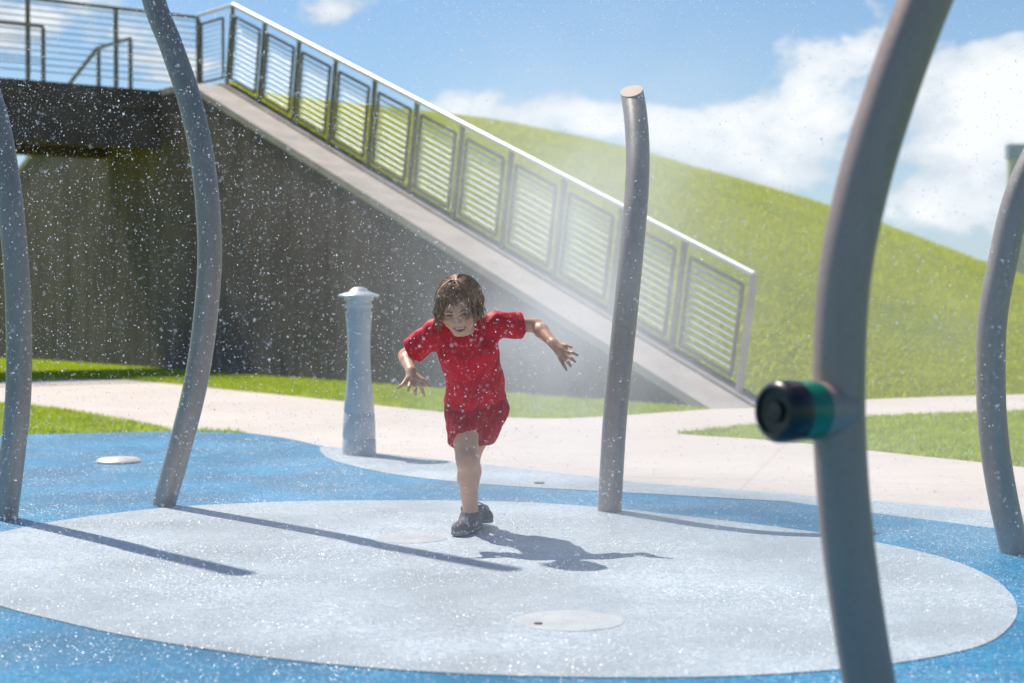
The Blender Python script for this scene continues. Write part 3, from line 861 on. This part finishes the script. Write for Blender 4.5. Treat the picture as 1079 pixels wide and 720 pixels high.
# hands
def hand(wr, pts, thumb, dd, width):
    """pts: knuckle and tip sightings for four fingers"""
    kn = [v(*p[0]) for p in pts]
    kc = sum(kn) / 4
    for q in kn:
        g.cone(wr + (kc - wr) * .15, q, .0135, .0085, .008)
    g.cone(wr, wr + (kc - wr) * .6, .0165, .014, .012)
    for (k_, m_, t_), q in zip(pts, kn):
        mm_, tt_ = v(*m_), v(*t_)
        g.cone(q, mm_, .0078, .0068, .003); g.cone(mm_, tt_, .0068, .0052, .002)
    a_, b_, c_ = (v(*q) for q in thumb)
    g.cone(a_, b_, .0105, .0078, .008); g.cone(b_, c_, .0075, .0056, .002)
hand(wrL, [((427, 402, 6.365), (423, 406.5, 6.345), (419, 409.5, 6.345)), ((432, 404, 6.36), (431, 408, 6.335), (430, 412, 6.335)), ((437.5, 405, 6.36), (437.5, 411, 6.34), (438, 416, 6.34)), ((442.5, 404, 6.365), (445, 411, 6.345), (447, 417, 6.35))],
     [(439, 396, 6.385), (446, 400.5, 6.365), (453, 407, 6.355)], 0, .05)
hand(wrR, [((598, 370.5, 6.42), (603.5, 372, 6.40), (608.5, 374.5, 6.395)), ((597, 374, 6.415), (602, 378, 6.395), (606, 381.5, 6.39)), ((594.5, 377, 6.415), (598.5, 382, 6.395), (601.5, 386, 6.39)), ((591, 379, 6.42), (594, 385, 6.40), (597, 390, 6.395))],
     [(590, 363, 6.45), (596.5, 364.5, 6.43), (602.5, 366.2, 6.42)], 0, .05)
# head
def he(c, r, k, mode='add'): g.ell(hp(*c), [q * HS for q in r], HR, k, mode)
def hc(a, b, ra, rb, k, mode='add'): g.cone(hp(*a), hp(*b), ra, rb, k, mode)
he((0, -.012, .024), (.069, .083, .074), .01)
he((0, .014, -.030), (.059, .064, .066), .03)
hc((-.014, .050, -.080), (.014, .050, -.080), .021, .021, .03)
for s_ in (-1, 1):
    hc((.039 * s_, .047, -.026), (.036 * s_, .050, -.037), .026, .022, .018)
    hc((.010 * s_, .070, .014), (.044 * s_, .060, .012), .008, .007, .014)
    he((.072 * s_, -.006, -.012), (.008, .016, .024), .006)
for s_ in (-1, 1):
    he((.029 * s_, .079, -.003), (.017, .012, .010), .010, 'sub')
hc((0, .072, .004), (0, .088, -.024), .0075, .0105, .012)
for s_ in (-1, 1):
    hc((.009 * s_, .080, -.027), (.009 * s_, .078, -.027), .0065, .0065, .006)
# open smile: lips then the mouth opening
up_ = [(-.034, .055, -.0425), (-.018, .069, -.0530), (0, .0745, -.0565), (.018, .069, -.0530), (.034, .055, -.0425)]
lo_ = [(-.034, .055, -.0425), (-.018, .067, -.0625), (0, .071, -.0690), (.018, .067, -.0625), (.034, .055, -.0425)]
for ch in (up_, lo_):
    for a_, b_ in zip(ch[:-1], ch[1:]): hc(a_, b_, .0045, .0045, .005)
for s_ in (-1, 1):
    hc((.028 * s_, .085, -.0475), (.012 * s_, .090, -.0590), .0030, .0060, .003, 'sub'); hc((.012 * s_, .090, -.0595), (0, .092, -.063), .0060, .0065, .003, 'sub')
    hc((.028 * s_, .066, -.0475), (.012 * s_, .074, -.0590), .0026, .0056, .002, 'sub'); hc((.012 * s_, .074, -.0595), (0, .076, -.063), .0056, .006, .002, 'sub')
V, F = g.mesh(); V = smooth_mesh(V, F, 2, .4)
# everything under the clothes stays, it is one body
body = link_mesh('body', V, F, M['skin'], child, smooth=True)
# pigment: lips, mouth lining, cheeks, ears
Hl = (V - HC) @ HR.T
skin = np.array([.72, .39, .25]); colr = np.tile(skin, (len(V), 1))
def tint(w, c):
    global colr
    colr = colr * (1 - w[:, None]) + np.array(c) * w[:, None]
def dseg(P, ch):
    d = np.full(len(P), 9.)
    for a_, b_ in zip(ch[:-1], ch[1:]):
        a_, b_ = np.array(a_), np.array(b_); ab = b_ - a_; t = np.clip(((P - a_) @ ab) / (ab @ ab), 0, 1)
        d = np.minimum(d, np.linalg.norm(P - a_ - t[:, None] * ab, axis=1))
    return d
dl = np.minimum(dseg(Hl, up_), dseg(Hl, lo_))
tint(np.clip((.009 - dl) / .004, 0, 1) * .8, (.42, .12, .11))
mz = -.0615 + .0105 * (Hl[:, 0] / .027) ** 2
inm = (np.abs(Hl[:, 0]) < .026) & (np.abs(Hl[:, 2] - mz) < .0075) & (Hl[:, 1] > .045) & (Hl[:, 1] < .0725 - .012 * (Hl[:, 0] / .027) ** 2)
tint(inm.astype(float) * .9, (.10, .02, .02))
for s_ in (-1, 1):
    dc = np.linalg.norm(Hl - np.array([.036 * s_, .06, -.036]), axis=1); tint(np.clip(1 - dc / .03, 0, 1) * .35, (.55, .2, .15))
for p_ in (knL, knR): tint(np.clip(1 - np.linalg.norm(V - p_, axis=1) / .07, 0, 1) * .3, (.48, .2, .13))
ca = body.data.color_attributes.new('tone', 'FLOAT_COLOR', 'POINT')
ca.data.foreach_set('color', np.concatenate([colr, np.ones((len(V), 1))], 1).astype(np.float32).ravel())

# eyes, brows, teeth
def ball(name, c, r, mat, parent, n=16):
    vs = []; fs = []; m_ = n // 2
    for i in range(m_ + 1):
        th = math.pi * i / m_
        for k in range(n):
            ph = 2 * math.pi * k / n
            vs.append(hp(c[0] + r[0] * math.sin(th) * math.cos(ph), c[1] + r[1] * math.sin(th) * math.sin(ph), c[2] + r[2] * math.cos(th)))
    fs = [(i * n + k, i * n + (k + 1) % n, (i + 1) * n + (k + 1) % n, (i + 1) * n + k) for i in range(m_) for k in range(n)]
    return link_mesh(name, vs, fs, mat, parent, smooth=True)
for s_ in (-1, 1):
    e_ = ball('eye', (.029 * s_, .062, -.0035), (.0120, .0092, .0030), M['eyew'], child)
    ball('iris', (.029 * s_ + .001, .0685, -.0035), (.0060, .0036, .0029), M['iris'], e_)
    m = MB(); m.tube(catmull([hp(.014 * s_, .0715, -.001), hp(.028 * s_, .0740, .0015), hp(.045 * s_, .064, -.004)], 5), [.0020] * 11, 6); m.build('eyelash', M['hair'], e_)
    m = MB(); m.tube(catmull([hp(.012 * s_, .0785, .014), hp(.028 * s_, .0765, .019), hp(.046 * s_, .064, .013)], 5), [.0018, .0025, .003, .003, .003, .003, .003, .0026, .0022, .0018, .001], 6); m.build('eyebrow', M['hair'], child)
ball('teeth', (0, .0612, -.0588), (.0225, .0135, .0056), M['teeth'], child)

# shirt
def wrinkle(V, F, amp, sc, lo_amp=0.0, lsc=14, stretch=(1, 1, .45)):
    Nn = normals(V, F); st = np.array(stretch)
    d = np.array([mnoise.noise(Vector(tuple(q * st * sc))) + .5 * mnoise.noise(Vector(tuple(q * st * sc * 2.3 + 7))) for q in V])
    d = 1 - np.abs(d) * 2.2
    if lo_amp: d = d * amp + lo_amp * np.array([mnoise.noise(Vector(tuple(q * lsc))) for q in V])
    else: d = d * amp
    return V + Nn * d[:, None]
g = Grid((-.50, 6.2, .40), (.16, 6.9, .96), .004)
for sgn in (-1, 1):
    g.cone(chest + lat * .041 * sgn + np.array([.003, -.004, .015]), waist + latp * .042 * sgn, .077, .070, .03)
    g.cone(waist + latp * .042 * sgn, pel + latp * .047 * sgn + np.array([-.008, 0, .005]), .070, .084, .03)
g.cone(shL + (neck - shL) * .1, shR + (neck - shR) * .1, .047, .047, .045)
g.cone(neck + np.array([0, .01, -.04]), neck + np.array([0, .012, -.002]), .058, .048, .02)
for sh, el, f_ in ((shL, elL, .78), (shR, elR, .62)):
    e_ = sh + (el - sh) * f_; g.cone(sh, e_ + (el - sh) * .1, .047, .052, .03)
    dn = (el - sh) / np.linalg.norm(el - sh)
    g.cut(e_, dn, e_ - .11, e_ + .11)
    g.cone(e_ + dn * .01, e_ + dn * .03, .029, .029, 0, 'sub')
hem = pel + np.array([0, 0, -.012])
g.cut(hem + np.array([-.03, 0, -.030]), (.40, 0, -1), hem - .24, hem + np.array([.24, .24, .1]))
V, F = g.mesh(); V = smooth_mesh(V, F, 2, .5); V = wrinkle(V, F, .0045, 17, .004, 9); V = smooth_mesh(V, F, 1, .4)
link_mesh('shirt', V, F, M['shirt'], child, smooth=True)
# collar band
m = MB(); cen = neck + np.array([-.004, -.012, -.012]); ring = []
cx_, cy_ = lat, np.array([0, -.9, -.42]); cy_ = cy_ / np.linalg.norm(cy_)

# shorts
g = Grid((-.35, 6.40, .22), (.10, 7.0, .66), .004)
for sgn in (-1, 1): g.cone(waist + latp * .04 * sgn + np.array([0, 0, -.03]), pel + latp * .046 * sgn, .052, .068, .03)
eL = hipL + (knL - hipL) * .60; eR = hipR + (knR - hipR) * .62
g.cone(hipL, eL + (knL - hipL) * .2, .076, .066, .03); g.cone(hipR, eR + (knR - hipR) * .2, .078, .072, .02)
nL = (knL - hipL) / np.linalg.norm(knL - hipL) + np.array([.25, -.35, 0]); nR = (knR - hipR) / np.linalg.norm(knR - hipR)
# hems: the front one rides up over the thigh
g.cut(eL, nL, eL + np.array([-.16, -.16, -.2]), eL + np.array([.085, .085, .10]))
g.cut(eR, nR, eR + np.array([-.06, -.16, -.2]), eR + np.array([.16, .16, .10]))
V, F = g.mesh(); V = smooth_mesh(V, F, 2, .5); V = wrinkle(V, F, .004, 20, .003, 10); V = smooth_mesh(V, F, 1, .4)
link_mesh('shorts', V, F, M['shorts'], child, smooth=True)

# shoes
def shoe(heel, toe, an, lift, name='shoe'):
    heel = np.array(heel, float); toe = np.array(toe, float); d = toe - heel; L_ = np.linalg.norm(d); d /= L_
    sd = np.cross(d, (0, 0, 1.)); sd /= np.linalg.norm(sd); upv = np.cross(sd, d)
    lo = np.minimum(np.minimum(heel, toe), an) - .08; hi = np.maximum(np.maximum(heel, toe), an) + .08
    q = Grid(lo, hi, .003)
    P = lambda a, s_, z: heel + d * (a * L_) + sd * s_ + upv * z
    q.cone(P(.16, 0, .033), P(.45, 0, .034), .030, .033, .01)
    q.cone(P(.45, 0, .034), P(.82, 0, .026), .033, .025, .02)
    q.cone(P(.6, .012, .024), P(.86, .004, .023), .024, .022, .02); q.cone(P(.6, -.012, .024), P(.86, -.004, .023), .024, .022, .02)
    q.cone(P(.2, 0, .05), an, .034, .037, .02)
    q.cone(P(.5, 0, .055), P(.3, 0, .085), .024, .026, .02)
    q.cut(P(.5, 0, .012), -upv, lo - .05, hi + .05, .004)
    q.cut(an + upv * .012, upv + d * -.15, an - .09, an + .09, .004)
    Vs, Fs = q.mesh(); Vs = smooth_mesh(Vs, Fs, 1, .4); Vs = wrinkle(Vs, Fs, .0015, 40)
    o = link_mesh(name, Vs, Fs, M['shoe'], child, smooth=True)
    q = Grid(lo, hi, .003)
    q.cone(P(.16, 0, .01), P(.5, 0, .01), .035, .034, .01); q.cone(P(.5, 0, .01), P(.84, 0, .01), .036, .033, .02)
    q.cut(P(.5, 0, .017), upv, lo - .05, hi + .05, .002); q.cut(P(.5, 0, .0), -upv, lo - .05, hi + .05, .003)
    Vs, Fs = q.mesh(); link_mesh('sole', Vs, Fs, M['sole'], o, smooth=True)
    lm = MB()
    for k in range(4):
        a_ = .40 + .085 * k; z_ = .074 - .0085 * k
        lm.tube([P(a_, -.024, z_ - .012), P(a_ + .03, 0, z_), P(a_ + .02, .024, z_ - .012)], .0028, 6)
        lm.tube([P(a_ + .03, -.024, z_ - .016), P(a_, 0, z_ + .001), P(a_ + .05, .024, z_ - .016)], .0028, 6)
    lm.build('laces', M['sole'], o)
hl = np.array(G(504, 559)); tl = np.array(G(480, 569)); hl[2] = tl[2] = .0125
shoe(hl, tl + (tl - hl) * .0, anL, 0)
h2 = np.array(W(499, 541, 6.98)); t2 = np.array(W(514, 551.5, 6.82))
shoe(h2 + np.array([0, 0, -.02]), t2, anR, 0)

# hair: a cap on the skull and wet locks
g = Grid(HC - .16, HC + .16, .003)
def he2(c, r, k, mode='add'): g.ell(hp(*c), r, HR, k, mode)
he2((0, -.016, .030), (.080, .086, .077), .0)
he2((0, -.03, -.02), (.074, .075, .085), .02)
he2((.004, .080, -.034), (.060, .058, .088), .012, 'sub')
V, F = g.mesh(); V = wrinkle(V, F, .002, 60)
hair = link_mesh('hair', V, F, M['hair'], child, smooth=True)
m = MB(); rr_ = random.Random(5)
for cnum in range(150):
    phc = rr_.uniform(-math.pi, math.pi); bl_ = rr_.uniform(-.02, .07)   # 0 = front
    if abs(phc) < .75 and rr_.random() < .35: continue
    front = abs(phc) < .62
    t0c = rr_.uniform(.02, .75); tec = (1.16 + rr_.uniform(-.22, .16)) if front else 1.62
    lc = rr_.uniform(.006, .034) if front else (rr_.uniform(.045, .105) if abs(phc) < 1.9 else rr_.uniform(.05, .09))
    wob = rr_.uniform(-.22, .22); dxc = rr_.uniform(-.3, .3); dyc = rr_.uniform(-.2, .08); cur = rr_.uniform(-.5, .5)
    lean_ = rr_.uniform(-.5, .5)
    for q_ in range(rr_.randint(4, 7)):
        ph0 = phc + rr_.gauss(0, .085); th0 = max(.02, t0c + rr_.uniform(-.1, .1)); sc_ = rr_.uniform(1.0, 1.04) + bl_
        pts = []; n_ = 8
        for k in range(n_):
            f_ = k / (n_ - 1); th = th0 + (tec - th0) * f_; sk_ = sc_ if k else .95
            pp = (ph0 + (phc - ph0) * .7 * f_) + wob * f_ ** 2
            pts.append(hp(.004 * (1 - f_) + .083 * sk_ * math.sin(th) * math.sin(pp), -.014 + .086 * sk_ * math.sin(th) * math.cos(pp), .029 + .079 * sk_ * math.cos(th)))
        s_ = 1 if math.sin(phc) > 0 else -1; l_ = lc * rr_.uniform(.7, 1.1)
        if front:
            d_ = np.array(pts[-1]) - np.array(pts[-2]); d_ = d_ / np.linalg.norm(d_)
            for k in range(1, 4): pts.append(np.array(pts[-1]) + (d_ * .55 + np.array([lean_ * .5, -.03, -.5])) * l_ / 3)
        else:
            for k in range(1, 6): pts.append(np.array(pts[-1]) + np.array([dxc * .6 + 1.5 * cur * math.sin(k * 1.6 + phc * 5) - s_ * .03, dyc, -1.]) * l_ / 5)
        n2_ = len(pts); r0 = rr_.uniform(.0017, .0034)
        m.tube(pts, [r0 * (1 - .8 * max(0, (k / (n2_ - 1)) - .35) / .65) for k in range(n2_)], 5, caps=False)
# a few flyaway wet strands
for i in range(14):
    s_ = rr_.choice((-1, 1, 1)); b_ = hp(.074 * s_, rr_.uniform(-.02, .03), rr_.uniform(-.05, .01))
    m.tube(catmull([b_, b_ + np.array([s_ * rr_.uniform(.005, .02), -.004, rr_.uniform(-.02, .01)]), b_ + np.array([s_ * rr_.uniform(.006, .03), -.01, rr_.uniform(-.06, -.03)])], 5), .0009, 4, caps=False)
m.build('hair_locks', M['hair'], hair, smooth=True)

# ------------------------------------------------------------------ water in the air
ICO_V = None
def ico():
    p = (1 + 5 ** .5) / 2
    v_ = np.array([(-1, p, 0), (1, p, 0), (-1, -p, 0), (1, -p, 0), (0, -1, p), (0, 1, p), (0, -1, -p), (0, 1, -p), (p, 0, -1), (p, 0, 1), (-p, 0, -1), (-p, 0, 1)], float)
    v_ /= np.linalg.norm(v_[0])
    f_ = np.array([(0, 11, 5), (0, 5, 1), (0, 1, 7), (0, 7, 10), (0, 10, 11), (1, 5, 9), (5, 11, 4), (11, 10, 2), (10, 7, 6), (7, 1, 8), (3, 9, 4), (3, 4, 2), (3, 2, 6), (3, 6, 8), (3, 8, 9), (4, 9, 5), (2, 4, 11), (6, 2, 10), (8, 6, 7), (9, 8, 1)])
    return v_, f_
IV, IF = ico()
def drops(name, P, R, label):
    n = len(P); st = np.ones((n, 1, 3)); st[:, 0, 2] = 1 + .35 * rng.random(n)
    V = (P[:, None, :] + IV[None] * R[:, None, None] * st).reshape(-1, 3)
    F = (IF[None] + (np.arange(n) * 12)[:, None, None]).reshape(-1, 3)
    o = link_mesh(name, V, F, M['drops'], smooth=True); return tag(o, label, 'water', kind='stuff')
def air(n, y0, y1, z1, wx=.36):
    y = y0 + (y1 - y0) * rng.random(n); x = (rng.random(n) * 2 - 1) * (y * wx + .35); z = .03 + z1 * rng.random(n)
    return np.stack([x, y, z], 1)
P = air(200000, 3.8, 9.2, 2.9)
ang = P[:, 0] / P[:, 1]
# thick on the left where the jets cross, thinner to the right, patchy
pn = np.array([mnoise.noise(Vector((p[0] * 1.3, p[1] * 1.1, p[2] * 1.3))) for p in P])
pn2 = np.array([mnoise.noise(Vector((p[0] * 4.1, p[1] * 2.0, p[2] * 4.1 + 9))) for p in P])
keep = rng.random(len(P)) < np.clip(.50 - .75 * (ang + .05) + .8 * pn + .6 * pn2, .05, 1)
P = P[keep]
R = .0007 + .0017 * rng.random(len(P)) ** 4.2 + (rng.random(len(P)) < .012) * .0022 * rng.random(len(P))
drops('water_spray', P, R, 'white water drops flying all through the air over the pad')
# splash bouncing off the pad
n = 34000
y = 3.3 + 5.0 * rng.random(n); x = (rng.random(n) * 2 - 1) * (y * .34); z = .013 + .08 * rng.random(n) ** 4
P = np.stack([x, y, z], 1)
drops('splash_drops', P, .0006 + .0015 * rng.random(n) ** 3, 'tiny bright drops bouncing up off the wet rubber pad')

# drifting mist
m, nt, b = newmat('mist_air')
nt.nodes.remove(b)
vol = N(nt, 'ShaderNodeVolumePrincipled'); vol.inputs['Color'].default_value = (.97, .98, 1, 1); vol.inputs['Anisotropy'].default_value = .3
gp = wpos(nt); sp = N(nt, 'ShaderNodeSeparateXYZ'); nt.links.new(gp, sp.inputs[0])
def gb(c, r, amp):
    q = None
    for i in range(3):
        a = math_(nt, 'DIVIDE', math_(nt, 'SUBTRACT', sp.outputs[i], c[i]), r[i]); a = math_(nt, 'MULTIPLY', a, a)
        q = a if q is None else math_(nt, 'ADD', q, a)
    return math_(nt, 'MULTIPLY', math_(nt, 'EXPONENT', math_(nt, 'MULTIPLY', q, -1.)), amp)
den = gb((.45, 8.0, 1.35), (.6, .9, .8), .62)
for q in (((.2, 8.6, .75), (.55, .9, .45), .75), ((1.9, 7.4, .8), (1.7, 1.6, .9), .15), ((.5, 6.6, .12), (2.6, 2.0, .3), .19), ((.0, 8.8, 1.55), (.6, .9, .35), .3)):
    den = math_(nt, 'ADD', den, gb(*q))
nz_ = noise_fac(nt, gp, 1.6, 4, .6)
nm = N(nt, 'ShaderNodeMapRange'); nt.links.new(nz_, nm.inputs[0]); nm.inputs[1].default_value = .35; nm.inputs[2].default_value = .7; nm.inputs[3].default_value = .06; nm.inputs[4].default_value = .85
nt.links.new(math_(nt, 'MULTIPLY', den, nm.outputs[0]), vol.inputs['Density'])
nt.links.new(vol.outputs[0], nt.nodes['Material Output'].inputs['Volume'])
mm = boxm((-2.6, 4.6, .03), (4.6, 10.8, 3.0)); mo = mm.build('mist', m); tag(mo, 'pale drifting mist of fine spray behind the child', 'mist', kind='stuff')
